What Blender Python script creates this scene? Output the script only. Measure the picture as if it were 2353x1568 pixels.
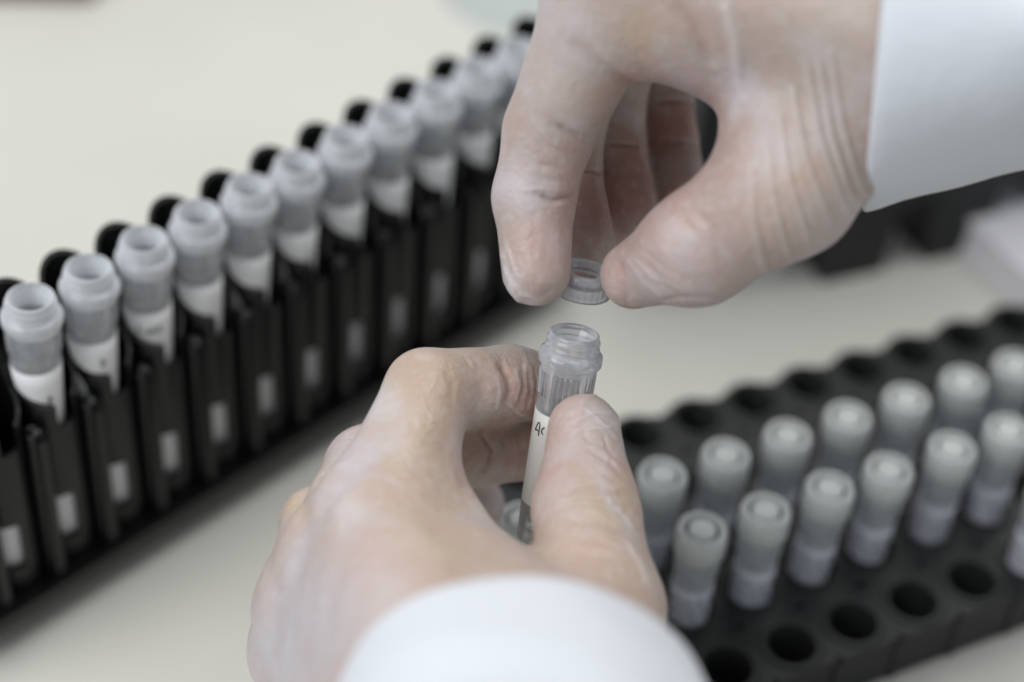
import bpy, bmesh, math, random
import numpy as np
from mathutils import Vector, Matrix

random.seed(4)
rng = np.random.default_rng(7)
scene = bpy.context.scene
for o in list(bpy.data.objects):
    bpy.data.objects.remove(o)
col = scene.collection

# ------------------------------------------------------------------ camera
MM = 0.001
CAM_H = 388.0
PITCH, ROLL, FPX = 0.7293, 0.0780, 4355.3          # photo measured at 2353 px wide
fw = np.array([0, math.cos(PITCH), -math.sin(PITCH)])
r0 = np.array([1.0, 0, 0]); u0 = np.cross(r0, fw)
rt = r0 * math.cos(ROLL) + u0 * math.sin(ROLL)
up = -r0 * math.sin(ROLL) + u0 * math.cos(ROLL)
CAM = np.array([0, 0, CAM_H])
cam_data = bpy.data.cameras.new('camera')
cam = bpy.data.objects.new('camera', cam_data); col.objects.link(cam)
cam.matrix_world = Matrix(((rt[0], up[0], -fw[0], 0), (rt[1], up[1], -fw[1], 0),
                           (rt[2], up[2], -fw[2], CAM_H * MM), (0, 0, 0, 1)))
cam_data.lens = FPX / 2353 * 36
cam_data.sensor_width = 36
cam_data.clip_start = 0.01; cam_data.clip_end = 20
cam_data.dof.use_dof = True
cam_data.dof.focus_distance = 0.409
cam_data.dof.aperture_fstop = 4.3
cam_data.dof.aperture_blades = 0
scene.camera = cam

# ------------------------------------------------------------------ light
world = bpy.data.worlds.new('World'); scene.world = world; world.use_nodes = True
bg = world.node_tree.nodes['Background']
bg.inputs[0].default_value = (0.86, 0.93, 1.0, 1); bg.inputs[1].default_value = 0.36
def area(name, loc, target, sx, sy, power, color):
    l = bpy.data.lights.new(name, 'AREA'); l.shape = 'RECTANGLE'
    l.size = sx; l.size_y = sy; l.energy = power; l.color = color
    o = bpy.data.objects.new(name, l); col.objects.link(o)
    o.location = loc
    d = Vector(target) - Vector(loc)
    o.rotation_euler = d.to_track_quat('-Z', 'Y').to_euler()
    return o
area('window_light', (-0.88, -0.16, 1.08), (0.02, .38, 0), 1.1, 1.0, 14.5, (.97, .985, 1.0))
area('ceiling_light', (0.26, 0.62, 1.10), (0.14, .50, 0), .8, .7, 5.6, (1.0, .98, .94))
area('far_fill_light', (0.30, 1.55, 1.10), (0.05, .50, 0), 1.0, .8, 5.0, (1.0, .985, .95))  # added fill lamp behind the bench, lifts its dark patches

scene.view_settings.view_transform = 'Standard'
scene.view_settings.look = 'None'
scene.view_settings.exposure = 0.0
scene.view_settings.gamma = 1.0
scene.render.engine = 'CYCLES'
scene.cycles.use_denoising = True
scene.cycles.max_bounces = 12
scene.cycles.diffuse_bounces = 7
scene.cycles.transmission_bounces = 8
scene.cycles.transparent_max_bounces = 24
scene.render.resolution_x = 1024; scene.render.resolution_y = 682

# ------------------------------------------------------------------ helpers
def W(x, y, Z):
    """a point of the place (mm): direction measured on the photograph, depth Z mm"""
    return CAM + Z * (fw + rt * (x - 1176.5) / FPX - up * (y - 784.0) / FPX)
def proj(P):
    q = P - CAM; z = q @ fw
    return 1176.5 + FPX * (q @ rt) / z, 784.0 - FPX * (q @ up) / z, z

def tagp(o, label=None, cat=None, group=None, kind=None):
    if label: o['label'] = label
    if cat: o['category'] = cat
    if group: o['group'] = group
    if kind: o['kind'] = kind
    return o
def empty(name, loc_mm):
    o = bpy.data.objects.new(name, None); col.objects.link(o)
    o.empty_display_size = .01
    o.location = [c * MM for c in loc_mm]
    return o
def mesh_obj(name, verts, faces, mat, parent=None, smooth=True, autosmooth=None):
    me = bpy.data.meshes.new(name)
    me.from_pydata([tuple(v) for v in verts], [], [tuple(f) for f in faces])
    me.update()
    if smooth: me.shade_smooth()
    if autosmooth:
        me.set_sharp_from_angle(angle=math.radians(autosmooth))
    me.materials.append(mat)
    o = bpy.data.objects.new(name, me); col.objects.link(o)
    if parent: o.parent = parent
    return o
class MB:
    """collects shapes (mm) into one mesh"""
    def __init__(s): s.v = []; s.f = []
    def add(s, v, f):
        n = len(s.v); s.v += [tuple(float(c) * MM for c in p) for p in v]
        s.f += [tuple(i + n for i in q) for q in f]
    def build(s, name, mat, parent=None, **k):
        return mesh_obj(name, s.v, s.f, mat, parent, **k)
    def lathe(s, prof, seg=48, rfun=None, close=True, origin=(0, 0, 0)):
        v = []; f = []
        for i, (r, z) in enumerate(prof):
            for j in range(seg):
                a = 2 * math.pi * j / seg
                rr = r if rfun is None else rfun(r, z, a, j)
                v.append((origin[0] + rr * math.cos(a), origin[1] + rr * math.sin(a), origin[2] + z))
        for i in range(len(prof) - 1):
            for j in range(seg):
                k = (j + 1) % seg
                f.append((i * seg + j, i * seg + k, (i + 1) * seg + k, (i + 1) * seg + j))
        s.add(v, f)
    def box(s, c, ex, ey, ez, hx, hy, h0, h1):
        v = []
        for z in (h0, h1):
            for a, b in ((-1, -1), (1, -1), (1, 1), (-1, 1)):
                v.append(np.array(c) + np.array(ex) * a * hx + np.array(ey) * b * hy + np.array(ez) * z)
        s.add(v, [(3, 2, 1, 0), (4, 5, 6, 7), (0, 1, 5, 4), (1, 2, 6, 5), (2, 3, 7, 6), (3, 0, 4, 7)])
    def tube(s, pts, r, seg=8):
        pts = [np.array(p, float) for p in pts]; v = []; f = []
        for i, p in enumerate(pts):
            t = pts[min(i + 1, len(pts) - 1)] - pts[max(i - 1, 0)]; t /= np.linalg.norm(t)
            a = np.cross(t, [0, 0, 1.0])
            if np.linalg.norm(a) < 1e-3: a = np.cross(t, [0, 1.0, 0])
            a /= np.linalg.norm(a); b = np.cross(t, a)
            for j in range(seg):
                q = 2 * math.pi * j / seg
                v.append(p + r * (a * math.cos(q) + b * math.sin(q)))
        for i in range(len(pts) - 1):
            for j in range(seg):
                k = (j + 1) % seg
                f.append((i * seg + j, i * seg + k, (i + 1) * seg + k, (i + 1) * seg + j))
        f.append(tuple(range(seg))[::-1]); f.append(tuple(range((len(pts) - 1) * seg, len(pts) * seg)))
        s.add(v, f)

# ------------------------------------------------------------------ materials
def newmat(name):
    m = bpy.data.materials.new(name); m.use_nodes = True
    nt = m.node_tree
    return m, nt, nt.nodes['Principled BSDF'], nt.nodes['Material Output']
def N(nt, t, **k):
    n = nt.nodes.new(t)
    for a, b in k.items():
        if a.startswith('i_'):
            key = a[2:]; key = int(key) if key.isdigit() else key.replace('_', ' ')
            n.inputs[key].default_value = b
        else: setattr(n, a, b)
    return n
def noise_bump(nt, bsdf, scale, strength, dist, detail=4, vec=None):
    tc = N(nt, 'ShaderNodeTexCoord')
    nz = N(nt, 'ShaderNodeTexNoise', i_Scale=scale, i_Detail=detail)
    nt.links.new(tc.outputs['Object'] if vec is None else vec, nz.inputs['Vector'])
    b = N(nt, 'ShaderNodeBump', i_Strength=strength, i_Distance=dist)
    nt.links.new(nz.outputs[0], b.inputs['Height']); nt.links.new(b.outputs[0], bsdf.inputs['Normal'])
    return nz
def plain(name, c, rough, bump=None, spec=.5, coat=0, var=0.0, vscale=60):
    m, nt, b, o = newmat(name)
    b.inputs['Base Color'].default_value = (*c, 1); b.inputs['Roughness'].default_value = rough
    b.inputs['Specular IOR Level'].default_value = spec; b.inputs['Coat Weight'].default_value = coat
    if bump: noise_bump(nt, b, *bump)
    if var:
        tc = N(nt, 'ShaderNodeTexCoord'); nz = N(nt, 'ShaderNodeTexNoise', i_Scale=vscale, i_Detail=5)
        nt.links.new(tc.outputs['Object'], nz.inputs['Vector'])
        mr = N(nt, 'ShaderNodeMapRange', i_3=1 - var, i_4=1 + var, i_1=.3, i_2=.7)
        nt.links.new(nz.outputs[0], mr.inputs[0])
        vm = N(nt, 'ShaderNodeVectorMath', operation='SCALE'); vm.inputs[0].default_value = c
        nt.links.new(mr.outputs[0], vm.inputs['Scale']); nt.links.new(vm.outputs[0], b.inputs['Base Color'])
    return m
M_table = plain('bench_laminate', (.62, .61, .56), .38, (240, .05, .0004), spec=.3, var=.05, vscale=7)
M_black = plain('black_plastic', (.005, .0055, .0055), .34, (900, .12, .0003), spec=.35, var=.2, vscale=90)
M_black2 = plain('dark_grey_plastic', (.022, .023, .023), .5, (700, .15, .0003), spec=.32, var=.2, vscale=90)
M_hole = plain('black_hole_lining', (.004, .004, .004), .6)
M_label = plain('paper_label', (.82, .82, .83), .55, (1500, .1, .0002), var=.03)
M_label2 = plain('bluish_paper_label', (.58, .60, .66), .55, (1500, .1, .0002), var=.06)
M_label3 = plain('warm_paper_label', (.66, .645, .61), .5, (1500, .1, .0002), var=.06)  # darker, warmer copy of the plain label paper
M_ink = plain('black_ink', (.012, .012, .016), .4)
M_redbrown = plain('red_brown_cover', (.12, .045, .04), .5)
M_greygreen = plain('grey_green_matte', (.44, .475, .46), .5)
M_lilac = plain('pale_lilac_plastic', (.74, .73, .77), .4)
M_glyph = plain('embossed_plastic', (.10, .10, .10), .12, spec=1.0)

def frosted(name, c, alpha_face, alpha_edge, trl=.55, rough=.3, dense=0):
    m, nt, b, out = newmat(name)
    nt.nodes.remove(b)
    dif = N(nt, 'ShaderNodeBsdfDiffuse'); dif.inputs[0].default_value = (*c, 1)
    tr = N(nt, 'ShaderNodeBsdfTranslucent'); tr.inputs[0].default_value = (*c, 1)
    m1 = N(nt, 'ShaderNodeMixShader'); m1.inputs[0].default_value = trl
    nt.links.new(dif.outputs[0], m1.inputs[1]); nt.links.new(tr.outputs[0], m1.inputs[2])
    tp = N(nt, 'ShaderNodeBsdfTransparent'); tp.inputs[0].default_value = (.96, .97, .98, 1)
    lw = N(nt, 'ShaderNodeLayerWeight'); lw.inputs[0].default_value = .45
    mr = N(nt, 'ShaderNodeMapRange', i_1=0, i_2=1, i_3=alpha_face, i_4=alpha_edge)
    tc = N(nt, 'ShaderNodeTexCoord'); nz = N(nt, 'ShaderNodeTexNoise', i_Scale=300, i_Detail=3)
    nt.links.new(tc.outputs['Object'], nz.inputs['Vector'])
    nm = N(nt, 'ShaderNodeMapRange', i_1=.3, i_2=.7, i_3=-.06, i_4=.06); nt.links.new(nz.outputs[0], nm.inputs[0])
    ad = N(nt, 'ShaderNodeMath', operation='ADD')
    if dense:
        sp = N(nt, 'ShaderNodeSeparateXYZ'); nt.links.new(tc.outputs['Object'], sp.inputs[0])
        zr = N(nt, 'ShaderNodeMapRange', i_1=.0405, i_2=.0415, i_3=0, i_4=dense); nt.links.new(sp.outputs[2], zr.inputs[0])
        a3 = N(nt, 'ShaderNodeMath', operation='ADD'); nt.links.new(mr.outputs[0], a3.inputs[0]); nt.links.new(zr.outputs[0], a3.inputs[1])
        mr_out = a3.outputs[0]
    else: mr_out = mr.outputs[0]
    nt.links.new(lw.outputs['Facing'], mr.inputs[0]); nt.links.new(mr_out, ad.inputs[0]); nt.links.new(nm.outputs[0], ad.inputs[1])
    m2 = N(nt, 'ShaderNodeMixShader'); nt.links.new(ad.outputs[0], m2.inputs[0])
    nt.links.new(tp.outputs[0], m2.inputs[1]); nt.links.new(m1.outputs[0], m2.inputs[2])
    gl = N(nt, 'ShaderNodeBsdfGlossy'); gl.inputs['Roughness'].default_value = rough
    gl.inputs[0].default_value = (1, 1, 1, 1)
    fr = N(nt, 'ShaderNodeFresnel'); fr.inputs[0].default_value = 1.48
    m3 = N(nt, 'ShaderNodeMixShader'); nt.links.new(fr.outputs[0], m3.inputs[0])
    nt.links.new(m2.outputs[0], m3.inputs[1]); nt.links.new(gl.outputs[0], m3.inputs[2])
    nt.links.new(m3.outputs[0], out.inputs[0])
    return m
M_tube = frosted('frosted_tube_plastic', (.94, .965, 1.0), .22, .88, trl=.45, dense=.40, rough=.16)
M_tubec = frosted('clear_tube_plastic', (.93, .95, .99), .17, .82, trl=.55, rough=.14, dense=.22)
M_bore = frosted('clear_bore', (.9, .93, .96), .08, .45, trl=.6, rough=.15)
M_tubeo = frosted('milky_tube_plastic', (.84, .88, .92), .50, .92, trl=.4)
M_cap = frosted('milky_cap_plastic', (.84, .87, .86), .90, .98, trl=.35)
M_capc = frosted('clear_cap_plastic', (.74, .74, .80), .46, .88, rough=.18)
M_insert = plain('cap_insert', (.56, .59, .58), .5)
M_groove = plain('groove_shade_grey', (.13, .14, .14), .5)
M_liquid = plain('amber_residue', (.46, .36, .22), .3)

def fabric():
    m, nt, b, o = newmat('white_coat_cotton')
    b.inputs['Base Color'].default_value = (.68, .705, .755, 1); b.inputs['Roughness'].default_value = .85
    b.inputs['Sheen Weight'].default_value = .25; b.inputs['Specular IOR Level'].default_value = .2
    tc = N(nt, 'ShaderNodeTexCoord')
    w1 = N(nt, 'ShaderNodeTexNoise', i_Scale=120, i_Detail=3)
    w2 = N(nt, 'ShaderNodeTexNoise', i_Scale=2200, i_Detail=1)
    nt.links.new(tc.outputs['Object'], w1.inputs['Vector']); nt.links.new(tc.outputs['Object'], w2.inputs['Vector'])
    ad = N(nt, 'ShaderNodeMath', operation='MULTIPLY_ADD', i_1=.35)
    nt.links.new(w2.outputs[0], ad.inputs[0]); nt.links.new(w1.outputs[0], ad.inputs[2])
    bp = N(nt, 'ShaderNodeBump', i_Strength=.6, i_Distance=.0009)
    nt.links.new(ad.outputs[0], bp.inputs['Height']); nt.links.new(bp.outputs[0], b.inputs['Normal'])
    return m
M_coat = fabric()

def glove():
    m, nt, b, o = newmat('latex_glove_over_skin')
    at = N(nt, 'ShaderNodeVertexColor'); at.layer_name = 'Col'
    tc = N(nt, 'ShaderNodeTexCoord')
    n1 = N(nt, 'ShaderNodeTexNoise', i_Scale=95, i_Detail=6, i_Roughness=.6)      # blotches of skin
    n2 = N(nt, 'ShaderNodeTexNoise', i_Scale=420, i_Detail=6, i_Roughness=.65)    # powder
    n3 = N(nt, 'ShaderNodeTexNoise', i_Scale=210, i_Detail=3, i_Distortion=2.2)   # film of the latex
    for n in (n1, n2, n3): nt.links.new(tc.outputs['Object'], n.inputs['Vector'])
    mr = N(nt, 'ShaderNodeMapRange', i_1=.35, i_2=.68, i_3=0, i_4=.30); nt.links.new(n1.outputs[0], mr.inputs[0])
    mx = N(nt, 'ShaderNodeMix', data_type='RGBA'); mx.inputs['B'].default_value = (.46, .28, .245, 1)
    nt.links.new(mr.outputs[0], mx.inputs['Factor']); nt.links.new(at.outputs[0], mx.inputs['A'])
    mr2 = N(nt, 'ShaderNodeMapRange', i_1=.50, i_2=.75, i_3=0, i_4=.35); nt.links.new(n2.outputs[0], mr2.inputs[0])
    mx2 = N(nt, 'ShaderNodeMix', data_type='RGBA'); mx2.inputs['B'].default_value = (.66, .63, .64, 1)
    nt.links.new(mr2.outputs[0], mx2.inputs['Factor']); nt.links.new(mx.outputs['Result'], mx2.inputs['A'])
    n4 = N(nt, 'ShaderNodeTexNoise', i_Scale=38, i_Detail=4, i_Distortion=1.4)   # where the latex stands off the skin
    nt.links.new(tc.outputs['Object'], n4.inputs['Vector'])
    mr4 = N(nt, 'ShaderNodeMapRange', i_1=.48, i_2=.70, i_3=0, i_4=.55); nt.links.new(n4.outputs[0], mr4.inputs[0])
    mx4 = N(nt, 'ShaderNodeMix', data_type='RGBA'); mx4.inputs['B'].default_value = (.56, .52, .54, 1)
    nt.links.new(mr4.outputs[0], mx4.inputs['Factor']); nt.links.new(mx2.outputs['Result'], mx4.inputs['A'])
    nt.links.new(mx4.outputs['Result'], b.inputs['Base Color'])
    b.inputs['Subsurface Weight'].default_value = .35
    b.inputs['Subsurface Radius'].default_value = (1.0, .45, .3)
    b.inputs['Subsurface Scale'].default_value = .0025
    b.inputs['Roughness'].default_value = .40
    b.inputs['Specular IOR Level'].default_value = .4
    b.inputs['Sheen Weight'].default_value = .18; b.inputs['Sheen Roughness'].default_value = .4
    b.inputs['Sheen Tint'].default_value = (.85, .85, 1, 1)
    ad = N(nt, 'ShaderNodeMath', operation='MULTIPLY_ADD', i_1=.35)
    nt.links.new(n2.outputs[0], ad.inputs[0]); nt.links.new(n3.outputs[0], ad.inputs[2])
    bp = N(nt, 'ShaderNodeBump', i_Strength=.45, i_Distance=.0008)
    nt.links.new(ad.outputs[0], bp.inputs['Height']); nt.links.new(bp.outputs[0], b.inputs['Normal'])
    return m
M_glove = glove()

# ------------------------------------------------------------------ the bench
b = MB(); b.box((0, 600, 0), (1, 0, 0), (0, 1, 0), (0, 0, 1), 1100, 900, -30, 0)
table = b.build('table_top', M_table, smooth=False); tagp(table, kind='structure')

# ------------------------------------------------------------------ cryogenic tubes
def ribbed(r, z, a, j):
    if 35.0 < z < 40.4: return r + (.38 if (j // 2) % 2 else -.14)
    return r
OUT = [(0, .6), (3.6, .3), (4.3, 0), (4.9, .1), (5.1, .8), (5.2, 4), (5.35, 12), (5.45, 20), (5.58, 31), (5.62, 34.8), (5.62, 35.2),
       (5.7, 40.2), (5.78, 40.6), (5.8, 40.9), (5.98, 41.1), (6.02, 41.9), (6.5, 42.15), (6.72, 42.5), (6.76, 43.9), (6.6, 44.5), (5.9, 44.9), (5.5, 45.1),
       (5.5, 45.3), (5.76, 45.6), (5.8, 45.9), (5.45, 46.25), (5.42, 46.7), (5.7, 47.05), (5.72, 47.35), (5.38, 47.65), (5.35, 48.4), (5.2, 48.85), (5.0, 49.0),
       (4.72, 48.92), (4.6, 48.5), (4.6, 47.8), (4.42, 47.6), (4.42, 46.6), (4.25, 46.4), (4.25, 45.4), (4.0, 45.1), (4.0, 43.6), (4.35, 43.0), (4.4, 20), (4.1, 8), (3.4, 4.5), (1.8, 2.8), (0, 2.2)]
CLO = OUT[:16] + [(5.9, 42.2), (5.2, 44), (0, 44.2)]
def tube_body(mat, prof, name='tube_body', parent=None):
    mb = MB(); mb.lathe(prof, 128, ribbed); o = mb.build(name, mat, parent, autosmooth=50)
    if prof is OUT:            # the bore below the neck is clearer than the moulded neck
        o.data.materials.append(M_bore)
        k0 = next(i for i, p in enumerate(prof) if p == (4.0, 43.6))
        for p in o.data.polygons:
            if min(p.vertices) // 128 >= k0: p.material_index = 1
    return o
def label_wrap(parent, z0=6.5, z1=31.2):
    mb = MB(); pr = []
    for z in np.linspace(z0, z1, 7):
        r = np.interp(z, [5, 12, 20, 31], [5.2, 5.35, 5.45, 5.58]) + .09
        pr.append((r, z))
    pr += [(5.4, z1 + .02)]
    mb.lathe(pr, 48); return mb.build('label', M_label, parent)
def cap_mesh(mat, parent, R=6.7, h=8.5, z0=41.2, name='cap', rib=.14):
    def rf(r, z, a, j):
        return r + (rib * (1 if (j // 2) % 2 else -1) if (z0 + .3 < z < z0 + h - 1.7 and r > R - .5) else 0)
    mb = MB()
    mb.lathe([(R - .9, z0 + .1), (R - .25, z0), (R, z0 + .35), (R, z0 + h - 1.8), (R - .05, z0 + h - 1.5), (R - .4, z0 + h - .35),
              (R - .9, z0 + h), (R - 1.5, z0 + h), (R - 1.75, z0 + h - .25), (R - 1.85, z0 + h - 2.4), (0, z0 + h - 2.5),
              (0, z0 + h - 3.2), (R - 1.3, z0 + h - 3.2), (R - 1.1, z0 + .4)], 120, rf)
    return mb.build(name, mat, parent, autosmooth=45)

# ------------------------------------------------------------------ left rack (tall, one row)
S1 = 1.075
angL = .8441
dL = np.array([math.cos(angL), math.sin(angL), 0]); nL = np.array([dL[1], -dL[0], 0]); ez = np.array([0, 0, 1.0])
bL = np.array([-104.18, 305.58, 0]) * S1
zrimL = CAM_H - 271.19 * S1
PL = 15.09 * S1
rackL = empty('tube_rack', (bL[0], bL[1], 0)); rackL.rotation_euler = (0, 0, angL)
tagp(rackL, 'tall narrow black plastic rack with slanted wells holding the open uncapped tubes', 'tube rack')
# local frame of the rack: x along row, -y towards the camera side
K0, K1 = -2, 11
ZB = zrimL - 86.8
CAMAZ = math.radians(-90 - 28)          # azimuth of the slots
def well_mesh():
    ro, ri = 7.95, 7.0
    seg = 90; zs = [ZB + 3.2, zrimL - 76, zrimL - 74.5, zrimL - 59, zrimL - 57.5, zrimL - 35.5, zrimL - 33, zrimL - 30, zrimL - 26.5, zrimL - 22, zrimL - 18, zrimL - 14, zrimL - 10, zrimL]
    def yy(r, a):
        sa = math.sin(a); return r * sa + (7.5 * min(1, sa / .25) if sa > 0 else 0)
    mb = MB(); v = []; f = []
    def top(a, r):
        y = yy(r, a); return zrimL + float(np.interp(y, [-8, 0, 5, 15.5], [-29.5, -23.5, -13, -4.6]))      # highest at the back (+y)
    def adiff(a, b_): return abs((a - b_ + math.pi) % (2 * math.pi) - math.pi)
    nz = len(zs)
    for rr in (ro, ri):
        for z in zs:
            for j in range(seg):
                a = 2 * math.pi * j / seg
                v.append((rr * math.cos(a), yy(rr, a), min(z, top(a, rr))))
    def idx(s, i, j): return s * nz * seg + i * seg + (j % seg)
    def hole(i, j):
        a = 2 * math.pi * (j + .5) / seg; zm = (zs[i] + zs[i + 1]) / 2
        if min(zs[i], top(a, ro)) >= min(zs[i + 1], top(a, ro)) - .01: return True
        if adiff(a, CAMAZ + math.radians(34)) < math.radians(21) and zm > zrimL - 35: return True
        if adiff(a, CAMAZ) < math.radians(26) and zrimL - 74.5 < zm < zrimL - 59: return True
        if adiff(a, CAMAZ + math.pi) < math.radians(38) and zm < zrimL - 60: return True
        return False
    H = [[hole(i, j) for j in range(seg)] for i in range(nz - 1)]
    for i in range(nz - 1):
        for j in range(seg):
            if H[i][j]: continue
            f.append((idx(0, i, j), idx(0, i, j + 1), idx(0, i + 1, j + 1), idx(0, i + 1, j)))
            f.append((idx(1, i, j + 1), idx(1, i, j), idx(1, i + 1, j), idx(1, i + 1, j + 1)))
            if i == nz - 2 or H[i + 1][j]: f.append((idx(0, i + 1, j), idx(0, i + 1, j + 1), idx(1, i + 1, j + 1), idx(1, i + 1, j)))
            if i == 0 or H[i - 1][j]: f.append((idx(0, i, j + 1), idx(0, i, j), idx(1, i, j), idx(1, i, j + 1)))
            if H[i][(j + 1) % seg]: f.append((idx(0, i, j + 1), idx(1, i, j + 1), idx(1, i + 1, j + 1), idx(0, i + 1, j + 1)))
            if H[i][j - 1]: f.append((idx(1, i, j), idx(0, i, j), idx(0, i + 1, j), idx(1, i + 1, j)))
    mb.add(v, f)
    return mb
wm = well_mesh().build('well', M_black, rackL, autosmooth=40)
wm.location = (K0 * PL * MM, 0, 0)
for k in range(K0 + 1, K1 + 1):
    w = wm.copy(); col.objects.link(w); w.parent = rackL; w.location = (k * PL * MM, 0, 0)
b = MB()
b.box((((K0 + K1) / 2) * PL, 13, 0), (1, 0, 0), (0, 1, 0), (0, 0, 1), (K1 - K0 + 1.1) * PL / 2, 25.0, ZB, ZB + 3.6)
bo = b.build('base_plate', M_black, rackL, smooth=False)
b = MB()      # the rack stands on a pedestal set back under its rear half
b.box((((K0 + K1) / 2) * PL, 62, 0), (1, 0, 0), (0, 1, 0), (0, 0, 1), (K1 - K0) * PL / 2, 24, ZB - 3.6, ZB)
b.box((((K0 + K1) / 2) * PL, 62, 0), (1, 0, 0), (0, 1, 0), (0, 0, 1), (K1 - K0) * PL / 2 - 5, 18, .02, ZB - 3.6)
b.build('pedestal', M_black, rackL, smooth=False)
def post_mesh():
    mb = MB()
    T = zrimL - 33.5
    prof = [(0, T), (2.0, T), (2.5, T - .5), (2.5, ZB + 3), (0, ZB + 3)]
    mb.lathe(prof, 24, origin=(0, -6.4, 0))
    mb.box((0, -6.6, 0), (1, 0, 0), (0, 1, 0), (0, 0, 1), 1.3, 3.4, ZB + 3, T - 1.5)
    return mb
b = MB(); b.lathe([(0, zrimL - 56), (5.6, zrimL - 56), (6.1, zrimL - 56.6), (6.1, zrimL - 79), (0, zrimL - 79)], 32)
im = b.build('white_filler', M_label, rackL); im.location = (K0 * PL * MM, 0, 0)  # added plugs that make the lower windows look pale
for k in range(K0 + 1, K1 + 1):
    w = im.copy(); col.objects.link(w); w.parent = rackL; w.location = (k * PL * MM, 0, 0)
pm = post_mesh().build('post', M_black, rackL, autosmooth=40)
pm.location = ((K0 + .5) * PL * MM, 0, 0)
for k in range(K0 + 1, K1):
    w = pm.copy(); col.objects.link(w); w.parent = rackL; w.location = ((k + .5) * PL * MM, 0, 0)
# numbers embossed on the posts
def text_mesh(s, size, name, mat, parent, loc, rot, ext=.00025):
    cu = bpy.data.curves.new(name, 'FONT'); cu.body = s; cu.size = size * MM; cu.extrude = ext
    cu.bevel_depth = .00012; cu.align_x = 'CENTER'; cu.align_y = 'CENTER'; cu.resolution_u = 4
    t = bpy.data.objects.new(name, cu); col.objects.link(t)
    dg = bpy.context.evaluated_depsgraph_get()
    me = bpy.data.meshes.new_from_object(t.evaluated_get(dg)); bpy.data.objects.remove(t)
    me.materials.clear(); me.materials.append(mat)
    o = bpy.data.objects.new(name, me); col.objects.link(o); o.parent = parent
    o.location = [c * MM for c in loc]; o.rotation_euler = rot
    return o
for k in range(-1, 9):
    text_mesh(str(k + 2), 4.4, 'embossed_number', M_glyph, rackL, ((k - .5) * PL, -6.6, zrimL - 33.3), (0, 0, 0))

ordn = ['leftmost and nearest', 'second from the left', 'third from the left', 'fourth from the left', 'fifth from the left', 'sixth from the left',
        'seventh from the left', 'eighth from the left', 'ninth from the left', 'tenth from the left', 'last before the fingers']
def open_tube(name, scale=1.0):
    t = empty(name, (0, 0, 0))
    tube_body(M_tube, OUT, parent=t)
    label_wrap(t)
    t.scale = (scale,) * 3
    return t
def copy_thing(src):
    c = src.copy(); col.objects.link(c)
    for ch in src.children:
        d = ch.copy(); col.objects.link(d); d.parent = c; d.matrix_parent_inverse = ch.matrix_parent_inverse.copy()
    return c
ot = None
notes = ['', '', 'with a smudged black note on its label']
jit = [(0, 0), (1, -.5), (-1, 0), (-.5, .2), (1.6, -.4), (.1, .8), (.6, .5), (.2, .3), (.2, -.5), (0, 0), (0, 0)]
JX = [(-.05,-.1),(.1,-.1),(.1,-.2),(-.05,.1),(.4,-.2),(-.5,.3),(.1,0),(0,0),(.3,.2),(.3,-.4),(0,0)]
for k in range(0, 11):
    t = open_tube('cryogenic_tube', S1) if ot is None else copy_thing(ot)
    if ot is None: ot = t
    tilt = Matrix.Rotation(math.radians(3.2 + jit[k][0]), 4, Vector(-nL)) @ Matrix.Rotation(math.radians(jit[k][1]), 4, Vector(dL))
    axis = np.array(tilt.to_3x3() @ Vector((0, 0, 1)))
    topP = bL + dL * (k * PL + JX[k][0]) + nL * JX[k][1]; topP[2] = zrimL
    base = topP - axis * 49 * S1
    t.matrix_world = Matrix.Translation([c * MM for c in base]) @ tilt @ Matrix.Rotation(k * 1.3, 4, 'Z') @ Matrix.Scale(S1, 4)
    what = 'open frosted tube with threaded neck in the tall rack'
    tagp(t, f'{what}, {ordn[k]}', 'test tube', 'open tubes standing in the tall rack')
    if k in (0, 1, 2):
        s = ['7', '12', 'F3 10K'][k]
        mb = MB()
        # hand written marks wrapped on the label
        strokes = {0: [[(0, 0), (.35, 2.2), (-.3, 2.0)], [(.1, .2), (.75, 1.9)]],
                   1: [[(0, 0), (.1, 2.2)], [(.45, 1.9), (.8, 2.1), (.75, 1.2), (.4, .1), (.9, .1)]],
                   2: [[(-2.6, 0), (-2.5, 2.2), (-1.9, 2.2)], [(-2.5, 1.2), (-2, 1.2)], [(-1.4, 0), (-1.3, 1.3), (-.9, 1.2)], [(-.6, .2), (-.2, 1.2), (.1, .1), (-.5, .1)],
                       [(.5, 0), (.5, 2.2)], [(1.1, 2.1), (.5, 1), (1.2, 0)], [(1.6, 0), (1.6, 1.3)], [(2.2, 0), (2.1, 2), (2.9, 1.8), (2.1, 1.1), (2.9, 0)]]}[k]
        az0 = {0: .12, 1: .1, 2: 0}[k]; zc = {0: 22.2, 1: 24.6, 2: 25.4}[k]
        camaz = math.atan2(-topP[1], -topP[0]) - k * 1.3
        for st in strokes:
            pts = []
            for i in range(len(st) - 1):
                for q in np.linspace(0, 1, 6):
                    x = st[i][0] * (1 - q) + st[i + 1][0] * q; y = st[i][1] * (1 - q) + st[i + 1][1] * q
                    a = camaz + az0 * 3 + x / 5.6; r = 5.66
                    pts.append((r * math.cos(a), r * math.sin(a), zc + y))
            mb.tube(pts, .14, 6)
        mb.build('handwriting', M_ink, t)

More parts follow.
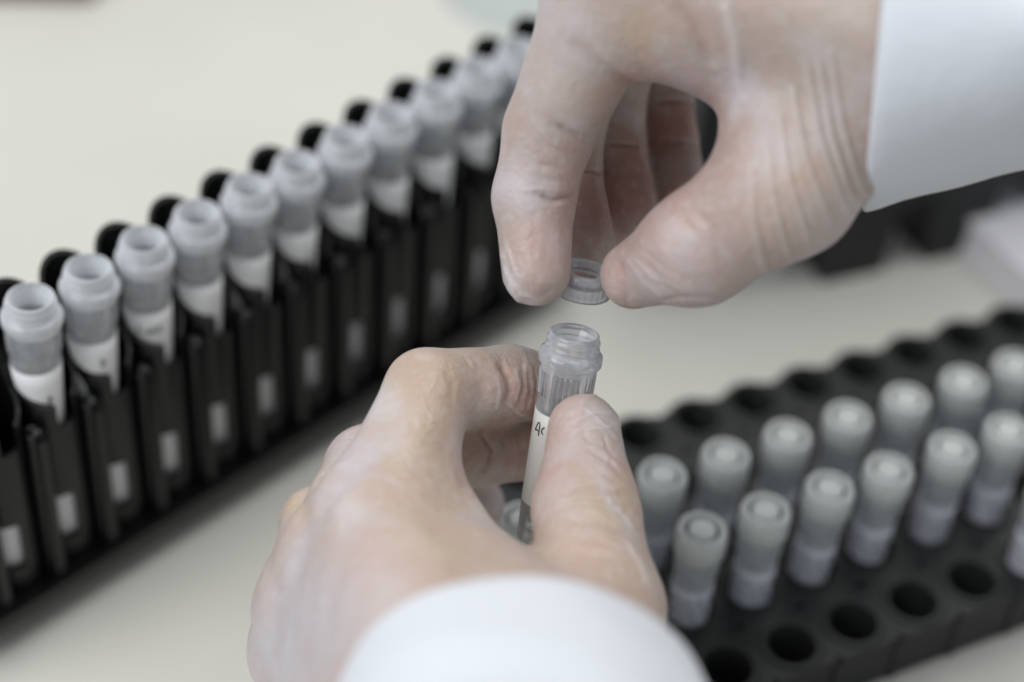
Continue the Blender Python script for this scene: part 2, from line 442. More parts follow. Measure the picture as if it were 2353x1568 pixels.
# ------------------------------------------------------------------ right rack (low, five rows)
S2 = .96
angR = .4953
dR = np.array([math.cos(angR), math.sin(angR), 0]); nR = np.array([dR[1], -dR[0], 0])
bR = np.array([39.22, 395.67, 0]) * S2
zR = CAM_H - 385.93 * S2
PR = 19.347 * S2; QR = 21.027 * S2
rackR = empty('tube_rack', (bR[0], bR[1], 0)); rackR.rotation_euler = (0, 0, angR)
tagp(rackR, 'low dark grey rack with five rows of round holes, half filled with capped tubes', 'tube rack')
C0, C1 = -4, 8
def rackR_body():
    mb = MB(); seg = 40; rh, rc = 6.15, 8.1
    zp, zt, zf = zR - .7, zR, 1.0
    for c in range(C0, C1 + 1):
        for r in range(5):
            cx, cy = c * PR, -r * QR
            hx0 = PR / 2; hy0 = QR / 2
            yb = 5.6 if r == 0 else hy0; yf = 8.7 if r == 4 else hy0
            v = []; f = []
            for j in range(seg):
                a = 2 * math.pi * j / seg; ca, sa = math.cos(a), math.sin(a)
                lim = yb if sa > 0 else yf
                t = min(hx0 / abs(ca) if abs(ca) > 1e-6 else 1e9, lim / abs(sa) if abs(sa) > 1e-6 else 1e9)
                t = max(t, rc + .25)
                v += [(cx + t * ca, cy + t * sa, zp), (cx + rc * ca, cy + rc * sa, zp), (cx + (rc - .1) * ca, cy + (rc - .1) * sa, zt - .35), (cx + (rc - .5) * ca, cy + (rc - .5) * sa, zt),
                      (cx + (rh + .3) * ca, cy + (rh + .3) * sa, zt), (cx + rh * ca, cy + rh * sa, zt - .4), (cx + rh * .96 * ca, cy + rh * .96 * sa, zf),
                      (cx, cy, zf)]
            n = 8
            for j in range(seg):
                k = (j + 1) % seg
                for i in range(n - 1):
                    f.append((j * n + i, j * n + i + 1, k * n + i + 1, k * n + i)[::-1])
            # outer skirt of the edge cells
            vs = len(v)
            for j in range(seg):
                x, y, z = v[j * n]; v.append((x, y, 1.2))
            for j in range(seg):
                k = (j + 1) % seg; a = 2 * math.pi * (j + .5) / seg
                if (r == 0 and math.sin(a) > .5) or (r == 4 and math.sin(a) < -.5) or (c == C0 and math.cos(a) < -.5) or (c == C1 and math.cos(a) > .5):
                    f.append((j * n, k * n, vs + k, vs + j)[::-1])
            mb.add(v, f)
    return mb
rackR_body().build('rack_body', M_black2, rackR, autosmooth=40)
b = MB()
b.box(((C0 + C1) / 2 * PR, -2 * QR, 0), (1, 0, 0), (0, 1, 0), (0, 0, 1), (C1 - C0 + 1) * PR / 2 - .4, 2 * QR + 5.0, .02, 1.9)
b.build('base_plate', M_black2, rackR, smooth=False)
b = MB()
for c in range(C0, C1 + 1):
    b.box(((c + .5) * PR, -4 * QR - 8.0, 0), (1, 0, 0), (0, 1, 0), (0, 0, 1), 1.0, 1.2, 1.0, zR - 2.5)
b.build('edge_ribs', M_black2, rackR, smooth=False)

ct = None
def capped_tube():
    t = empty('capped_tube', (0, 0, 0))
    tube_body(M_tubeo, CLO, parent=t); label_wrap(t, 6, 30).data.materials[0] = M_label2
    c = cap_mesh(M_cap, t)
    mb = MB()
    for line in range(3):
        for g_ in range(9):
            a0 = g_ * .62 + line * .2; z0 = 26.5 - line * 3.2 + .3 * math.sin(g_ * 5)
            pts = [(5.66 * math.cos(a0 + q * .07), 5.66 * math.sin(a0 + q * .07), z0 + (1.0 * math.sin(q * 2.1 + g_ * 1.7 + line))) for q in range(5)]
            mb.tube(pts, .13, 5)
    mb.build('handwriting', M_ink, t)
    mb = MB(); mb.lathe([(0, 49.3), (3.3, 49.3), (3.6, 49.1), (3.65, 47.0)], 40)
    mb.build('cap_insert', M_insert, c)
    mb = MB(); mb.lathe([(3.5, 47.6), (4.8, 47.6)], 40); mb.build('groove_shade_ring', M_groove, c)  # dark ring paints the shade down in the cap's groove
    return t
ow = ['first', 'second', 'third', 'fourth', 'fifth', 'sixth', 'seventh', 'eighth', 'ninth']
spots = []
for k in range(-3, 6): spots.append((2, k, 0, 0))
for k in range(-1, 5): spots.append((3, k, 0, 0))
spots.append((4, 4, 0, 0))
capz = zR + 29.3 * S2
jj = {(3, 0): (-.6, .4), (3, 3): (.5, 0), (2, 5): (-1.2, 0), (3, 2): (-.8, .2), (2, -3): (-2.2, .5)}
for (r, c, _, _) in spots:
    if ct is None: t = capped_tube(); ct = t
    else:
        t = copy_thing(ct)
        for ch in list(t.children):
            if ch.name.startswith('cap'):
                for g in ct.children:
                    if g.name.startswith('cap'):
                        for h in g.children:
                            q = h.copy(); col.objects.link(q); q.parent = ch
    lx, ly = rng.normal(0, 1.0, 2)
    tilt = Matrix.Rotation(math.radians(lx), 4, 'X') @ Matrix.Rotation(math.radians(ly), 4, 'Y')
    axis = np.array(tilt.to_3x3() @ Vector((0, 0, 1)))
    j = jj.get((r, c), (0, 0))
    # A repeats at columns -1.. in row 2, B in row 3
    P = bR + dR * (c * PR + j[0]) + nR * (r * QR + j[1]); P = np.array([P[0], P[1], capz])
    base = P - axis * 46.2
    if base[2] < 1.1: base = base + axis * (1.1 - base[2])
    t.matrix_world = Matrix.Translation([q * MM for q in base]) @ tilt @ Matrix.Rotation(rng.uniform(0, 6), 4, 'Z') @ Matrix.Scale(.94, 4)
    if r == 2 and c <= -2:
        lab = 'capped white tube seen under the palm, beside the foot of the held tube' if c == -3 else 'capped tube hidden behind the thumb of the lower hand'
    elif r == 2: lab = f'milky capped tube, {ow[c + 1]} from the thumb in the back row of capped tubes'
    elif r == 3: lab = f'milky capped tube, {ow[c + 1]} from the left in the front row of capped tubes'
    else: lab = 'capped tube cut by the right frame edge, alone in the foremost row of holes'
    tagp(t, lab, 'test tube', 'capped tubes standing in the low rack')

# ------------------------------------------------------------------ things at the back of the bench
def ground(x, y, z=0.0):
    d = W(x, y, 1) - CAM
    return CAM + d * (z - CAM_H) / d[2]
g = ground(1880, 655)
rackB = empty('tube_rack', (g[0], g[1], 0)); rackB.rotation_euler = (0, 0, math.radians(24))
tagp(rackB, 'tall black rack on block feet behind the upper hand, out of focus', 'tube rack')
def tapered(mb, x0, x1, y0, y1, z0, z1, t):
    v = [(x0 + t, y0, z0), (x1 - t, y0, z0), (x1 - t, y1, z0), (x0 + t, y1, z0), (x0, y0, z1), (x1, y0, z1), (x1, y1, z1), (x0, y1, z1)]
    mb.add(v, [(3, 2, 1, 0), (4, 5, 6, 7), (0, 1, 5, 4), (1, 2, 6, 5), (2, 3, 7, 6), (3, 0, 4, 7)])
for x0 in (0, 38, 80, 118):
    mb = MB(); tapered(mb, x0, x0 + 25, 0, 26, .02, 28, 1.5)
    mb.build('foot', M_black2, rackB, smooth=False)
mb = MB(); tapered(mb, -52, 150, -1, 34, 28, 105, -1)
mb.build('rack_body', M_black2, rackB, smooth=False)

g = ground(2395, 725)
pan = empty('plastic_tray', (g[0], g[1], 0)); pan.rotation_euler = (0, 0, math.radians(30))
tagp(pan, 'pale lilac grey plastic tray edge at the right behind the low rack', 'tray')
mb = MB(); tapered(mb, -4, 90, 0, 90, .02, 13, -2)
pan_b = mb.build('tray_body', M_lilac, pan, smooth=False)
mb = MB(); mb.box((44, 46, 0), (1, 0, 0), (0, 1, 0), (0, 0, 1), 50, 48, 13.1, 14.6)
mb.build('rim', M_lilac, pan, smooth=False)

g = ground(60, 4)
mb = MB(); mb.box((g[0] - 60, g[1] + 44, 0), (math.cos(.12), math.sin(.12), 0), (-math.sin(.12), math.cos(.12), 0), (0, 0, 1), 80, 50, .02, 9)
o = mb.build('notebook', M_redbrown, smooth=False); tagp(o, 'dark red brown notebook edge at the far left corner of the bench', 'notebook')
g = ground(1240, -40)
mb = MB(); mb.lathe([(0, 2.5), (37, 2.5), (39, 2.2), (40, .02)], 40, origin=(g[0], g[1], 0))  # flat disc added for the soft grey green zone
o = mb.build('disc', M_greygreen); tagp(o, 'blurred grey green dish on the bench behind the open tubes', 'disc')

# ------------------------------------------------------------------ hands: signed distance modelling
def smin(a, b_, k):
    h = np.clip(.5 + .5 * (b_ - a) / k, 0, 1)
    return b_ * (1 - h) + a * h - k * h * (1 - h)
class SDF:
    def __init__(s, lo, hi, h):
        s.lo = np.array(lo, float); s.h = h
        s.n = np.ceil((np.array(hi) - s.lo) / h).astype(int) + 1
        ax = [s.lo[i] + h * np.arange(s.n[i]) for i in range(3)]
        s.X, s.Y, s.Z = np.meshgrid(*ax, indexing='ij', sparse=True)
    def cone(s, a, b_, ra, rb, sq=None):
        a = np.array(a, float); b_ = np.array(b_, float); d = b_ - a; L2 = d @ d
        px, py, pz = s.X - a[0], s.Y - a[1], s.Z - a[2]
        t = np.clip((px * d[0] + py * d[1] + pz * d[2]) / L2, 0, 1)
        q = np.sqrt((px - t * d[0]) ** 2 + (py - t * d[1]) ** 2 + (pz - t * d[2]) ** 2)
        return (q - (ra + (rb - ra) * t)).astype(np.float32)
    def dist(s, a):
        return np.sqrt((s.X - a[0]) ** 2 + (s.Y - a[1]) ** 2 + (s.Z - a[2]) ** 2).astype(np.float32)
    def mesh(s, F):
        n = F.shape; ins = F < 0
        c = np.zeros((n[0] - 1, n[1] - 1, n[2] - 1), np.int8)
        for dx in (0, 1):
            for dy in (0, 1):
                for dz in (0, 1):
                    c += ins[dx:n[0] - 1 + dx, dy:n[1] - 1 + dy, dz:n[2] - 1 + dz]
        act = np.argwhere((c > 0) & (c < 8))
        idm = -np.ones(c.shape, np.int64); idm[tuple(act.T)] = np.arange(len(act))
        acc = np.zeros((len(act), 3)); cnt = np.zeros(len(act))
        corners = [(x, y, z) for x in (0, 1) for y in (0, 1) for z in (0, 1)]
        for p in corners:
            for axn in range(3):
                if p[axn] == 1: continue
                q = list(p); q[axn] = 1
                A = act + np.array(p); B = act + np.array(q)
                fa = F[tuple(A.T)]; fb = F[tuple(B.T)]
                m = (fa < 0) != (fb < 0)
                t = np.where(m, fa / np.where(m, fa - fb, 1), 0)
                pos = A + (B - A) * t[:, None]
                acc[m] += pos[m]; cnt[m] += 1
        V = s.lo + s.h * acc / cnt[:, None]
        faces = []
        for axn in range(3):
            o1, o2 = [i for i in range(3) if i != axn]
            sl0 = [slice(1, n[i] - 1) for i in range(3)]; sl1 = list(sl0)
            sl0[axn] = slice(0, n[axn] - 1); sl1[axn] = slice(1, n[axn])
            i0 = ins[tuple(sl0)]; i1 = ins[tuple(sl1)]
            e = np.argwhere(i0 != i1); off = np.array([1, 1, 1]); off[axn] = 0; e = e + off
            d1 = np.zeros(3, int); d1[o1] = 1; d2 = np.zeros(3, int); d2[o2] = 1
            quad = np.stack([idm[tuple((e - a).T)] for a in (d1 * 0, d1, d1 + d2, d2)], 1)
            flip = ins[tuple(e.T)]
            if axn == 1: flip = ~flip
            quad = np.where(flip[:, None], quad[:, ::-1], quad)
            faces.append(quad)
        Fc = np.concatenate(faces); Fc = Fc[(Fc >= 0).all(1)]
        return V, Fc

def seg_dist(u, v, pts):
    """distance in photo px to a polyline and 0..1 position"""
    best = np.full(len(u), 1e9); 
    for (x0, y0), (x1, y1) in zip(pts[:-1], pts[1:]):
        dx, dy = x1 - x0, y1 - y0; L = dx * dx + dy * dy
        t = np.clip(((u - x0) * dx + (v - y0) * dy) / L, 0, 1)
        d = np.hypot(u - x0 - t * dx, v - y0 - t * dy)
        best = np.minimum(best, d)
    return best

def build_hand(name, fingers, thumb, palms, marks, blobs, parent, h=.8, base=(.49, .385, .31), cutters=None):
    pts = []
    for ch in fingers + [thumb]:
        for (x, y, Z, r) in ch: pts.append((W(x, y, Z), r))
    for (a, c) in palms:
        pts += [(W(*a[:3]), a[3]), (W(*c[:3]), c[3])]
    P = np.array([p for p, r in pts]); R = np.array([r for p, r in pts])
    lo = (P - R[:, None]).min(0) - 3; hi = (P + R[:, None]).max(0) + 3
    s = SDF(lo, hi, h)
    F = None
    for (a, c) in palms:
        d = s.cone(W(*a[:3]), W(*c[:3]), a[3], c[3])
        F = d if F is None else smin(F, d, 9.0)
    def chain(ch, k=2.2):
        G = None
        for a, c in zip(ch[:-1], ch[1:]):
            d = s.cone(W(*a[:3]), W(*c[:3]), a[3], c[3])
            G = d if G is None else smin(G, d, k)
        return G
    FF = None
    for ch in fingers:
        G = chain(ch)
        m = W(*ch[0][:3])
        FF = G if FF is None else smin(FF, G, .8)
    # finger roots blend softly, tips stay separate
    root = np.minimum.reduce([s.dist(W(*ch[0][:3])) for ch in fingers])
    k = 1.0 + 8.0 * np.exp(-(root / 20.0) ** 2)
    F = smin(F, FF, k)
    T = chain(thumb, 4.5)
    root = s.dist(W(*thumb[-2][:3]))
    k = 1.0 + 7.0 * np.exp(-(root / 24.0) ** 2)
    F = smin(F, T, k)
    V, Fc = s.mesh(F)
    me = bpy.data.meshes.new(name)
    me.from_pydata([], [], []); 
    me.vertices.add(len(V)); me.vertices.foreach_set('co', (V).ravel())
    me.loops.add(Fc.size); me.loops.foreach_set('vertex_index', Fc.ravel().astype(np.int32))
    me.polygons.add(len(Fc)); me.polygons.foreach_set('loop_start', np.arange(0, Fc.size, 4, dtype=np.int32))
    me.update(calc_edges=True); me.validate()
    bm = bmesh.new(); bm.from_mesh(me)
    for _ in range(3): bmesh.ops.smooth_vert(bm, verts=bm.verts, factor=.5, use_axis_x=True, use_axis_y=True, use_axis_z=True)
    bmesh.ops.recalc_face_normals(bm, faces=bm.faces)
    bm.to_mesh(me); bm.free()
    o = bpy.data.objects.new(name, me); col.objects.link(o)
    sb = o.modifiers.new('s', 'SUBSURF'); sb.levels = 1; sb.render_levels = 1
    dg = bpy.context.evaluated_depsgraph_get()
    me2 = bpy.data.meshes.new_from_object(o.evaluated_get(dg)); o.modifiers.clear(); o.data = me2; me = me2
    n = len(me.vertices)
    co = np.empty(n * 3); me.vertices.foreach_get('co', co); co = co.reshape(-1, 3)
    no = np.empty(n * 3); me.vertices.foreach_get('normal', no); no = no.reshape(-1, 3)
    u, v, z = proj(co)
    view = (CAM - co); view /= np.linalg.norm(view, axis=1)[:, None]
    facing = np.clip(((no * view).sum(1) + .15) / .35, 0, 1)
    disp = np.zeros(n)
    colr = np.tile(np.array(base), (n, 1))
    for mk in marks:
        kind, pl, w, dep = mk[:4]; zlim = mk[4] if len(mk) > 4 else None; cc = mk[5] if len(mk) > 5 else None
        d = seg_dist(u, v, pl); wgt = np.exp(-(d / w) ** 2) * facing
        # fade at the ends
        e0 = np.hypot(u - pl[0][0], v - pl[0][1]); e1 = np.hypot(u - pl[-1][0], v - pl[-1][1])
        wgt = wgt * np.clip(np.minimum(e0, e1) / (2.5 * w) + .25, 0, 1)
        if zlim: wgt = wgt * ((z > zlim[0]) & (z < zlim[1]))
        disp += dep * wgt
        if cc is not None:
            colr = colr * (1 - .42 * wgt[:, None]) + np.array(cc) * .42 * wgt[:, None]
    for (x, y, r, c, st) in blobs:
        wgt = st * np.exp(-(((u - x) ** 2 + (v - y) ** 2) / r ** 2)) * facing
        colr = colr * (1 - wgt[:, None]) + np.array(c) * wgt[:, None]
    # gentle unevenness of flesh and slack latex
    ph = rng.uniform(0, 6, 12)
    lump = sum(np.sin(co @ rng.normal(0, f, 3) + ph[i]) * a for i, (f, a) in enumerate([(.12, .16), (.15, .14), (.22, .1), (.3, .07), (.45, .05), (.6, .035)]))
    disp += lump
    co = co + no * disp[:, None]
    me.vertices.foreach_set('co', (co * MM).ravel()); me.update()
    ca = me.color_attributes.new('Col', 'FLOAT_COLOR', 'POINT')
    ca.data.foreach_set('color', np.concatenate([colr, np.ones((n, 1))], 1).ravel())
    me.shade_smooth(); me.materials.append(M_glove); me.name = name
    o.parent = parent
    return o

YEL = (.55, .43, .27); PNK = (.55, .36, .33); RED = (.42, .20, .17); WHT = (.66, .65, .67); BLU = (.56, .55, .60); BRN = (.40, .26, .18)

# lower (left) hand
low = empty('gloved_hand', (0, 0, 0))
tagp(low, 'lower gloved hand pinching the open tube between thumb and fingers, white cuff at bottom', 'hand')
F_low = [
    [(870, 1200, 386, 13.2), (985, 905, 405, 9.3), (1165, 882, 417, 8.3), (1262, 893, 425, 7.3)],
    [(790, 1290, 392, 13.0), (845, 1075, 418, 9.2), (1110, 1030, 433, 8.0), (1262, 1030, 431, 7.3)],
    [(728, 1390, 398, 12.3), (735, 1210, 425, 8.6), (960, 1190, 447, 7.6), (1095, 1160, 448, 6.8)],
    [(705, 1500, 404, 11.3), (685, 1330, 428, 7.8), (850, 1320, 450, 6.8), (960, 1300, 455, 6.3)],
]
T_low = [(1342, 990, 401, 7.9), (1345, 1170, 393, 10.6), (1375, 1400, 378, 12.6), (1300, 1700, 345, 17)]
WR = (1200, 1830, 320)
P_low = [((870, 1200, 386, 12.6), (1120, 1800, 322, 17)), ((790, 1290, 392, 12.4), (1060, 1800, 330, 17)),
         ((728, 1390, 398, 11.8), (1010, 1800, 340, 16)), ((705, 1500, 404, 11), (960, 1800, 350, 15)),
         ((990, 1320, 388, 12), (1340, 1530, 374, 12.5)), ((955, 1090, 396, 9.5), (1010, 1310, 386, 13)),
         ((1100, 1400, 372, 14), (1300, 1600, 352, 16)), ((950, 1400, 380, 13), (1150, 1500, 362, 14))]
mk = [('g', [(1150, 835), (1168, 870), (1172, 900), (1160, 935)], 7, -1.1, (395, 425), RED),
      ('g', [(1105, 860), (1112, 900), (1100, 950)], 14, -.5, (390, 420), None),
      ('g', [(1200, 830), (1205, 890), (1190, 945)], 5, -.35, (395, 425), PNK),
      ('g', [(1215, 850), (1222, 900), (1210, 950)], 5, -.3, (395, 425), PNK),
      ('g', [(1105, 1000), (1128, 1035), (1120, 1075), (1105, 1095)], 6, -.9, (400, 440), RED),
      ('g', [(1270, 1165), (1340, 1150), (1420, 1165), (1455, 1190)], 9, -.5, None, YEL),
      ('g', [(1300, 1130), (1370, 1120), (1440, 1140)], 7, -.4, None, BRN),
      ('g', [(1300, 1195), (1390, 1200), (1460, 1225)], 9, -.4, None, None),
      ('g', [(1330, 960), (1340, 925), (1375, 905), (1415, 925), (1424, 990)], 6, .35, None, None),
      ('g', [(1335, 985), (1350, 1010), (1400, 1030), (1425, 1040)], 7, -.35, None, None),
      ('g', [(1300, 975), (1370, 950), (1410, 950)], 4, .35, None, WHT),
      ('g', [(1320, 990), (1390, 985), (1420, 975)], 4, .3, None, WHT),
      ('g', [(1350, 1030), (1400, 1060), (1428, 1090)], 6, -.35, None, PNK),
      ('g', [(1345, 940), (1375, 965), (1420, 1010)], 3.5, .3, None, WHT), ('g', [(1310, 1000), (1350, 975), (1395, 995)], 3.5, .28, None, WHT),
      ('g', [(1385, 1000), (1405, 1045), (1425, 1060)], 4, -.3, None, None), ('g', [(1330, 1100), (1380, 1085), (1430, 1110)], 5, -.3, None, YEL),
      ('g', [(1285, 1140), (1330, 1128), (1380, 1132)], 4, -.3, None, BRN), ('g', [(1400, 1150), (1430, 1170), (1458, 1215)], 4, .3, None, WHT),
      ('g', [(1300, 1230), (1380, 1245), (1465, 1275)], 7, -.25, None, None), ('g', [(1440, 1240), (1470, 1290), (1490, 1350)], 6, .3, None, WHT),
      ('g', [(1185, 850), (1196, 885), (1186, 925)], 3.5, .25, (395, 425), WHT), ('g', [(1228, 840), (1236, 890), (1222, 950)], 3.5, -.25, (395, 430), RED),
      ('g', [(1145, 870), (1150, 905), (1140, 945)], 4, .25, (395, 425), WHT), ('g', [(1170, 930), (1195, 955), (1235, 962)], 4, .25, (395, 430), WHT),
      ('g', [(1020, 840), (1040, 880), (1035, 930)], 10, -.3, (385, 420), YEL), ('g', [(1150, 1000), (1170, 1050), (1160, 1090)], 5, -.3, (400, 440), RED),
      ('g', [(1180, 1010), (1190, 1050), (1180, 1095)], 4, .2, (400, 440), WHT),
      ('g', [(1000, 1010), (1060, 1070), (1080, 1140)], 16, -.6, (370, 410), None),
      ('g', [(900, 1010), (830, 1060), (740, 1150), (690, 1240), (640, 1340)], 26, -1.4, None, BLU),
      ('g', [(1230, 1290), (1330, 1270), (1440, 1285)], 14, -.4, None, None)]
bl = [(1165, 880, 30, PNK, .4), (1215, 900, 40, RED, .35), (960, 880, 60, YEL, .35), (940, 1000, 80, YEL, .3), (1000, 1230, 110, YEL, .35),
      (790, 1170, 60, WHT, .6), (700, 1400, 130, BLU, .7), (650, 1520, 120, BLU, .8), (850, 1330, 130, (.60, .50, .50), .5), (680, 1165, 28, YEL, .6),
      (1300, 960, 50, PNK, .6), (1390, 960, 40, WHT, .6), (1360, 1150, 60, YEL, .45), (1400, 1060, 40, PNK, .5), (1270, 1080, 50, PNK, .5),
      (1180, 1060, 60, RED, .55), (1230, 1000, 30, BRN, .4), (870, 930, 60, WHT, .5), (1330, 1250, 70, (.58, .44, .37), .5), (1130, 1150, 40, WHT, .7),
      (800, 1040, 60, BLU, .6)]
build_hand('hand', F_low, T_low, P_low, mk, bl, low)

# upper (right) hand
upr = empty('gloved_hand', (0, 0, 0))
tagp(upr, 'upper gloved hand holding the small clear cap over the open tube, white cuff at right', 'hand')
F_up = [
    [(1415, -40, 386, 13.0), (1262, 300, 400, 9.4), (1228, 455, 402, 8.4), (1233, 625, 400, 7.2)],
    [(1440, -30, 406, 12), (1310, 230, 425, 9.0), (1305, 390, 429, 7.7), (1345, 565, 421, 7.0)],
    [(1480, -10, 427, 11.5), (1405, 170, 440, 8.6), (1402, 330, 442, 7.9), (1450, 520, 437, 7.0)],
    [(1545, 20, 446, 10.5), (1530, 190, 452, 6.9), (1540, 325, 452, 6.6), (1568, 450, 446, 6.4)],
]
T_up = [(1457, 633, 400, 7.3), (1600, 572, 389, 11.3), (1802, 430, 380, 14.0), (1875, 170, 388, 16)]
P_up = [((1415, -40, 386, 12.5), (2130, 90, 372, 19)), ((1440, -30, 406, 11.5), (2130, 100, 392, 19)),
        ((1480, -10, 427, 11), (2130, 80, 412, 17)), ((1545, 20, 446, 10), (2130, 60, 425, 15)),
        ((1400, 70, 388, 10), (1640, 40, 388, 10.5)), ((1620, 50, 388, 11), (1880, 160, 388, 16.5)),
        ((1885, 190, 388, 16.5), (2120, 140, 380, 19)), ((1845, 330, 384, 14.5), (2110, 190, 384, 18)), ((1700, 60, 390, 13), (1900, 100, 388, 16))]
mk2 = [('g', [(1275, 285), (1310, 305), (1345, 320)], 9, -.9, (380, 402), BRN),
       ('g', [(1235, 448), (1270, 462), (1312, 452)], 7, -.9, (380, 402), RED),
       ('g', [(1240, 410), (1300, 420)], 8, -.3, (380, 402), PNK), ('g', [(1230, 375), (1300, 390)], 8, -.3, (380, 402), None),
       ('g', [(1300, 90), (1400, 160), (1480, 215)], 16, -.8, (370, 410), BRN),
       ('g', [(1380, 120), (1440, 165), (1500, 195)], 12, .5, (370, 410), None),
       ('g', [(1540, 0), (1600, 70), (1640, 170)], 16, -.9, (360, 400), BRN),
       ('g', [(1668, 290), (1700, 220), (1690, 100), (1660, 0)], 14, .6, (360, 400), WHT),
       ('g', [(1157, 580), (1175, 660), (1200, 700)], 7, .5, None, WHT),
       ('g', [(1215, 690), (1250, 680), (1280, 655)], 8, -.3, None, None),
       ('g', [(1425, 600), (1430, 650), (1445, 700)], 8, -.5, None, RED),
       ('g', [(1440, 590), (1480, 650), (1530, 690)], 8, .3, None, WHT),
       ('g', [(1480, 600), (1510, 640), (1560, 685)], 8, -.45, None, PNK),
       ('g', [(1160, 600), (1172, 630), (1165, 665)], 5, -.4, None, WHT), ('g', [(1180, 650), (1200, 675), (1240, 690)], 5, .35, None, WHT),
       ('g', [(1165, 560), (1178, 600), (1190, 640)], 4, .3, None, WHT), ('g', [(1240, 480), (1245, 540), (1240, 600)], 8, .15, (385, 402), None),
       ('g', [(1250, 330), (1290, 350), (1330, 360)], 7, -.25, (380, 402), None), ('g', [(1200, 440), (1240, 434), (1290, 440)], 4, .2, (380, 402), None),
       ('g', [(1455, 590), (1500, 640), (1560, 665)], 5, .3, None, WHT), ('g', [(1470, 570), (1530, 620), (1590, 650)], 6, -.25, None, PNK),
       ('g', [(1520, 690), (1600, 685), (1680, 690)], 6, -.35, None, None), ('g', [(1560, 500), (1600, 540), (1620, 600)], 12, -.35, None, YEL),
       ('g', [(1590, 480), (1640, 530), (1660, 600)], 12, -.3, None, None),
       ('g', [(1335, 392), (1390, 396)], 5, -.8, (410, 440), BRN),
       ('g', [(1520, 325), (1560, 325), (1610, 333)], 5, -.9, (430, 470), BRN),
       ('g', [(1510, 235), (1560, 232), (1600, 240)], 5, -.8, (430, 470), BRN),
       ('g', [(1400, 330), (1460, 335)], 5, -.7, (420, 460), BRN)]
for i, (x0, y0, x1, y1, w) in enumerate([(1818, 200, 1910, 520, 7), (1850, 150, 1950, 500, 6), (1880, 150, 1965, 480, 8), (1905, 120, 1985, 450, 6), (1790, 270, 1860, 560, 6), (1760, 330, 1815, 600, 6), (1720, 380, 1760, 640, 7)]):
    xm, ym = x0 * .55 + x1 * .45 - 8, y0 * .5 + y1 * .5
    mk2.append(('r', [(x0, y0), (xm, ym), (x1, y1)], w * rng.uniform(.8, 1.5), rng.uniform(.2, .42), (340, 420), WHT))
    mk2.append(('g', [(x0 + 15, y0), (xm + 16, ym), (x1 + 12, y1)], w * 1.2, -.3, (340, 420), (.46, .36, .28)))
bl2 = [(1310, 60, 90, WHT, .5), (1290, 200, 60, (.60, .50, .42), .5), (1460, 80, 80, YEL, .5), (1360, 200, 60, YEL, .3), (1180, 420, 60, BLU, .5),
       (1240, 560, 60, PNK, .6), (1170, 660, 30, WHT, .8), (1220, 700, 25, WHT, .7), (1420, 640, 35, PNK, .5), (1600, 560, 90, PNK, .45), (1740, 480, 80, (.56, .42, .34), .5),
       (1700, 200, 40, BLU, .6), (1900, 80, 120, (.50, .44, .36), .5), (1400, 480, 100, (.36, .19, .165), .9), (1550, 300, 120, (.36, .20, .17), .9), (1480, 420, 80, (.36, .19, .165), .7),  # dark red spots paint the shade on the curled fingers
       (1850, 420, 100, (.50, .39, .30), .5), (1560, 660, 50, (.50, .40, .36), .5)]
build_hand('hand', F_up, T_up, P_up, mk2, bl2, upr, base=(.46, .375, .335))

# ------------------------------------------------------------------ coat sleeves
def sleeve(parent, ring_c, ax, U, V_, a0, b0, length, flare=1.12, taper=0.0, seg=128, wob=1.0, seed=1, cen2=None):
    r = np.random.default_rng(seed); ph = r.uniform(0, 6, 8)
    ax = ax / np.linalg.norm(ax); rows = []
    prof = [(14, -2.6), (6, -2.2), (1.2, -1.9), (.2, -1.5), (-.2, -.9), (0, -.2), (.8, .25), (3, .4), (8, .45)] + [(x, .5) for x in np.linspace(12, length, 40)]
    mb = MB(); v = []; f = []
    for i, (t, off) in enumerate(prof):
        tt = abs(t) if i < 4 else t
        s = 1 + (flare - 1) * max(t, 0) / length; su = s - taper * (1 - math.exp(-max(t, 0) / 28)) ** 1.3
        for j in range(seg):
            q = 2 * math.pi * j / seg
            w = wob * (math.sin(3 * q + ph[0] + tt * .02) * .9 + math.sin(2 * q + ph[1]) * .7 + math.sin(7 * q + ph[2] + tt * .05) * .22)
            w += wob * min(max(t, 0) / 25, 1) * (math.sin(tt * .16 + 2 * math.sin(q + ph[3])) * .8 + math.sin(tt * .3 + 3 * q + ph[4]) * .35)
            c = np.array(ring_c) + ax * t
            v.append(c + U * math.cos(q) * (a0 * su + off + w) + V_ * math.sin(q) * (b0 * s + off + w))
    for i in range(len(prof) - 1):
        for j in range(seg):
            k = (j + 1) % seg
            f.append((i * seg + j, i * seg + k, (i + 1) * seg + k, (i + 1) * seg + j))
    mb.add(v, f)
    # stitched hem line
    o = mb.build('coat_sleeve', M_coat, parent)
    return o
# lower cuff: an ellipse round the wrist, sleeve coming towards the viewer
c = W(1190, 1690, 337)
U = W(1191, 1690, 337) - c; U /= np.linalg.norm(U)
axis = W(1260, 2350, 262) - c; axis /= np.linalg.norm(axis)
V_ = np.cross(axis, U); V_ /= np.linalg.norm(V_); U = np.cross(V_, axis)
print('cuff foreshortening', abs(V_ @ up), abs(axis @ fw))
sleeve(low, c, axis, U, V_, 32.6, 32.5, 150, wob=.95, seed=3)
c = W(2015, 130, 392)
axis = W(2900, 185, 379) - c; axis /= np.linalg.norm(axis)
V_ = fw - axis * (fw @ axis); V_ /= np.linalg.norm(V_); U = np.cross(axis, V_)
sleeve(upr, c, axis, U, V_, 32, 38, 150, wob=1.1, seed=5, taper=.66)

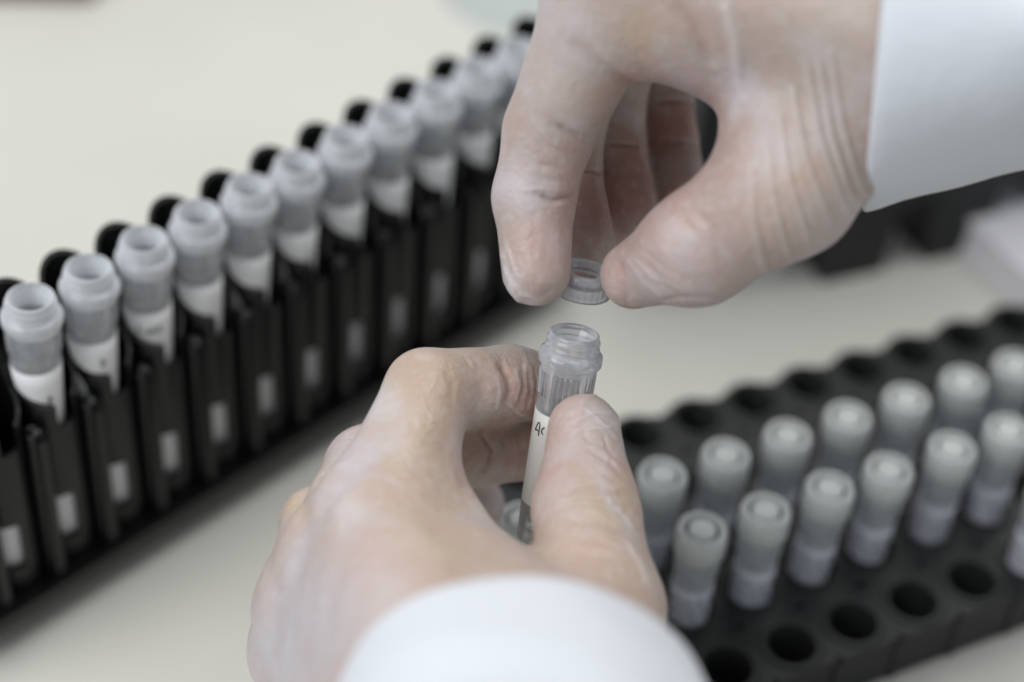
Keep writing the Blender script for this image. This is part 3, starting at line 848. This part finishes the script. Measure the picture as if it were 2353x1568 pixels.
# ------------------------------------------------------------------ held tube and cap
top = W(1321, 764, 402); bot = W(1240, 1238, 421)
ax = top - bot; Lr = np.linalg.norm(ax); ax /= Lr
print('held tube length', Lr)
held = open_tube('cryogenic_tube', Lr / 49)
bpy.data.objects.remove([c for c in held.children if c.name.startswith('label')][0]); label_wrap(held, 9.6, 31.2).data.materials[0] = M_label3
hb = [c for c in held.children if c.name.startswith('tube_body')][0]
hb.data.materials[0] = M_tubec
q = Vector((0, 0, 1)).rotation_difference(Vector(ax))
held.matrix_world = Matrix.Translation([x * MM for x in bot]) @ q.to_matrix().to_4x4() @ Matrix.Scale(Lr / 49, 4)
tagp(held, 'open clear tube with handwritten letter on its label, pinched by the lower hand', 'test tube')
# handwriting: a capital A and the start of a c, on the side turned to the camera
inv = held.matrix_world.inverted()
camL = inv @ Vector(CAM * MM); az = math.atan2(camL.y, camL.x)
mb = MB()
def wr(pts, r=.14):
    out = []
    pts = np.array(pts, float)
    # smooth
    ts = np.linspace(0, len(pts) - 1, 24)
    xs = np.interp(ts, range(len(pts)), pts[:, 0]); ys = np.interp(ts, range(len(pts)), pts[:, 1])
    for _ in range(2):
        xs[1:-1] = (xs[:-2] + xs[1:-1] * 2 + xs[2:]) / 4; ys[1:-1] = (ys[:-2] + ys[1:-1] * 2 + ys[2:]) / 4
    for x, y in zip(xs, ys):
        a = az + (AX + (x - AX) * .52) / 5.6; out.append((5.67 * math.cos(a), 5.67 * math.sin(a), 28.3 + y * .58))
    mb.tube(out, r, 6)
AX = -5.0
wr([(AX - 1.0, -2.3), (AX - .6, -.6), (AX + .1, 1.1), (AX + .9, 1.5), (AX + 1.35, .7), (AX + 1.45, -1.2), (AX + 1.4, -3.6)])
wr([(AX - .5, -2.2), (AX + .2, -1.7), (AX + 1.3, -2.0)])
wr([(AX + 3.9, .4), (AX + 3.2, .1), (AX + 2.7, -.8), (AX + 2.8, -1.8), (AX + 3.5, -2.4)])
mb.build('handwriting', M_ink, held)
mb = MB(); mb.lathe([(0, 7.0), (4.6, 7.2), (5.0, 8), (5.05, 9.4), (0, 9.5)], 40); mb.build('liquid', M_liquid, held)

capc = empty('screw_cap', (0, 0, 0))
tagp(capc, 'small clear ribbed screw cap held between index finger and thumb of the upper hand', 'cap')
mesh_cap = cap_mesh(M_capc, capc, R=6.45, h=5.7, z0=0, name='cap_body', rib=.16)
mb = MB(); mb.lathe([(0, 4.3), (3.6, 4.3), (3.9, 4.1), (3.9, 3.4), (0, 3.3)], 40); mb.build('cap_insert', M_capc, mesh_cap)
axc = Vector(ax); cc = W(1334, 672, 408)
# tilt a little less to the right than the tube
a2 = (W(1350, 560, 402) - W(1326, 672, 407)); a2 /= np.linalg.norm(a2)
q = Vector((0, 0, 1)).rotation_difference(Vector(a2))
capc.matrix_world = Matrix.Translation([x * MM for x in cc]) @ q.to_matrix().to_4x4()
